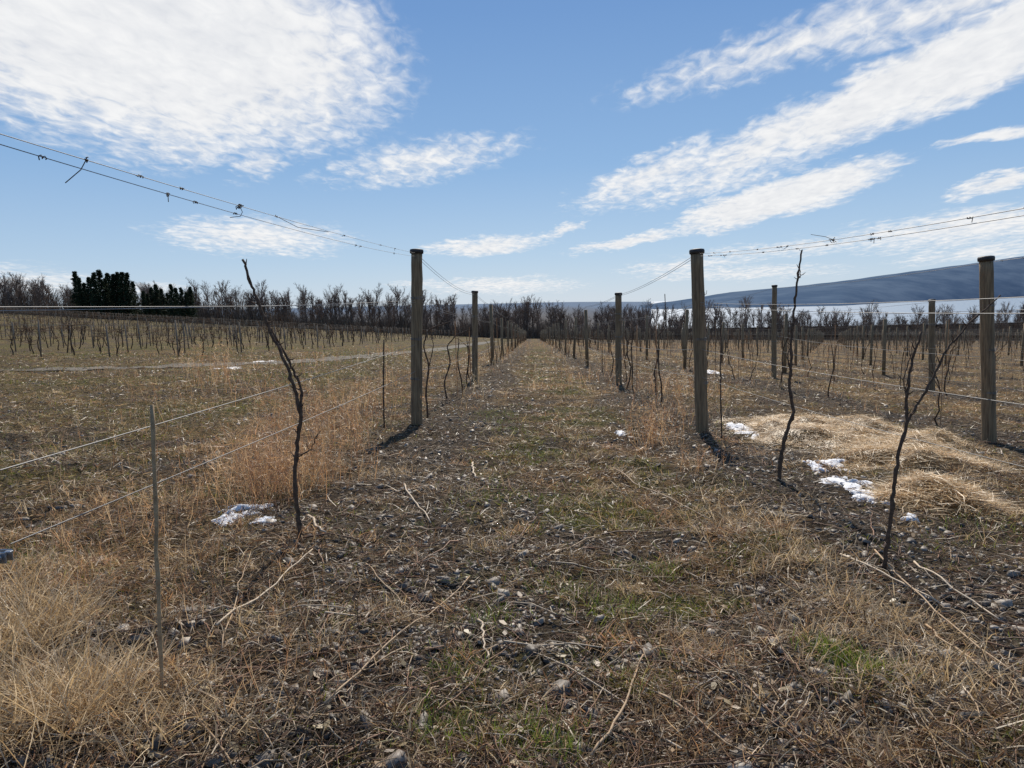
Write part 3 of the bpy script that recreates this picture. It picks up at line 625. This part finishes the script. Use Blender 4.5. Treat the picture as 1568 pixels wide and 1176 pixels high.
tc=N.new('ShaderNodeTexCoord'); sp=N.new('ShaderNodeSeparateXYZ'); Lk.new(tc.outputs['Generated'],sp.inputs[0]); x_,y_,z_=sp.outputs
haze=ramp(z_,[(0.0,(.54,.66,.80)),(.06,(.42,.58,.78)),(.18,(.25,.435,.71)),(.36,(.145,.305,.61)),(.48,(.12,.27,.57)),(1.0,(.12,.20,.40))])
hz=N.new('ShaderNodeVectorMath'); hz.operation='SCALE'; Lk.new(haze,hz.inputs[0]); hz.inputs['Scale'].default_value=10
skyc=mixc(mth('ADD',.85,0.0),sky.outputs[0],hz.outputs[0])
azn=mth('ARCTAN2',x_,y_); eln=mth('ARCSINE',z_)
zz=mth('ADD',mth('MAXIMUM',z_,0.0),.10); cb=N.new('ShaderNodeCombineXYZ'); Lk.new(mth('DIVIDE',x_,zz),cb.inputs[0]); Lk.new(mth('DIVIDE',y_,zz),cb.inputs[1])
def wn(scale,det,ro,dist=0,vec=None,off=0,rot=35,sq=.55):
    n=N.new('ShaderNodeTexNoise'); n.inputs['Scale'].default_value=scale; n.inputs['Detail'].default_value=det; n.inputs['Roughness'].default_value=ro; n.inputs['Distortion'].default_value=dist
    mp=N.new('ShaderNodeMapping'); mp.inputs['Location'].default_value=(off,off*.7,0); mp.inputs['Rotation'].default_value=(0,0,math.radians(rot)); mp.inputs['Scale'].default_value=(1.0,sq,1); Lk.new(vec or cb.outputs[0],mp.inputs[0]); Lk.new(mp.outputs[0],n.inputs['Vector']); return n
n1=wn(2.6,5,.6); n2=wn(17,4,.55,.5,off=3,rot=-20,sq=.6); n3=wn(6,6,.6,off=9)
ae=N.new('ShaderNodeCombineXYZ'); 
Lk.new(mth('ADD',azn,mth('MULTIPLY',mth('SUBTRACT',n3.outputs['Fac'],.5),.08)),ae.inputs[0]); Lk.new(mth('ADD',eln,mth('MULTIPLY',mth('SUBTRACT',n1.outputs['Fac'],.5),.03)),ae.inputs[1])
blobs=[(170,10,400,170,-8,1.9),(310,160,170,85,20,1.0),(300,225,130,36,8,.6),(395,250,55,32,20,.6),(110,110,170,75,0,1.0),
 (650,245,190,38,9,.62),(395,362,160,32,-2,.8),(745,376,110,17,4,.95),(865,350,45,9,20,.7),(40,435,130,28,-3,.6),
 (1000,268,150,34,18,.8),(1180,215,210,42,22,.95),(1380,130,240,46,22,1.5),(1560,55,190,52,22,1.8),(1230,60,300,40,10,.65),(1480,5,240,38,8,.75),(1080,285,170,22,8,.6),
 (1195,302,165,30,13,1.8),(960,370,100,11,8,1.1),(1530,279,70,12,12,1.1),(1520,210,80,8,5,1),(1500,345,220,30,4,.85),(1230,378,240,17,4,.55),(1060,405,130,11,4,.65),(770,437,150,16,0,.75),(1130,418,180,13,0,.6),(1500,385,120,16,5,.6),(220,442,80,14,0,.6),(640,434,60,10,0,.5)]
mask=None
for (px,py,rx,ry,rot,amp) in blobs:
    d=ray(px,py); a_=math.atan2(d[0],d[1]); e_=math.asin(d[2])
    mp=N.new('ShaderNodeMapping'); mp.vector_type='TEXTURE'; mp.inputs['Location'].default_value=(a_,e_,0); mp.inputs['Rotation'].default_value=(0,0,math.radians(rot)); mp.inputs['Scale'].default_value=(rx/F*1.1,ry/F*1.1,1)
    Lk.new(ae.outputs[0],mp.inputs[0]); g=N.new('ShaderNodeTexGradient'); g.gradient_type='SPHERICAL'; Lk.new(mp.outputs[0],g.inputs[0])
    v=mth('MULTIPLY',g.outputs['Fac'],amp); mask=v if mask is None else mth('MAXIMUM',mask,v)
m2=mth('POWER',mask,.6)
dn=mth('ADD',mth('MULTIPLY',m2,1.4),mth('ADD',mth('MULTIPLY',mth('SUBTRACT',n2.outputs['Fac'],.5),1.35),mth('MULTIPLY',mth('SUBTRACT',n3.outputs['Fac'],.5),.8)))
mr=N.new('ShaderNodeMapRange'); mr.interpolation_type='SMOOTHSTEP'; Lk.new(dn,mr.inputs[0]); mr.inputs[1].default_value=.30; mr.inputs[2].default_value=1.3; mr.inputs[3].default_value=0; mr.inputs[4].default_value=.97
gate=mth('MULTIPLY',mr.outputs[0],mth('MINIMUM',mth('MULTIPLY',mask,5.0),1.0))
mr2=N.new('ShaderNodeMapRange'); mr2.inputs[1].default_value=.28; mr2.inputs[2].default_value=.62; Lk.new(mth('MULTIPLY',mth('ADD',n2.outputs['Fac'],n3.outputs['Fac']),.5),mr2.inputs[0])
cc=mixc(mr2.outputs[0],(7.3,7.5,7.9),(9.3,9.3,9.3))
mx=mixc(gate,skyc,cc); Lk.new(mx,bg.inputs['Color'])
S.view_settings.view_transform='Standard'; S.view_settings.look='None'; S.view_settings.exposure=0
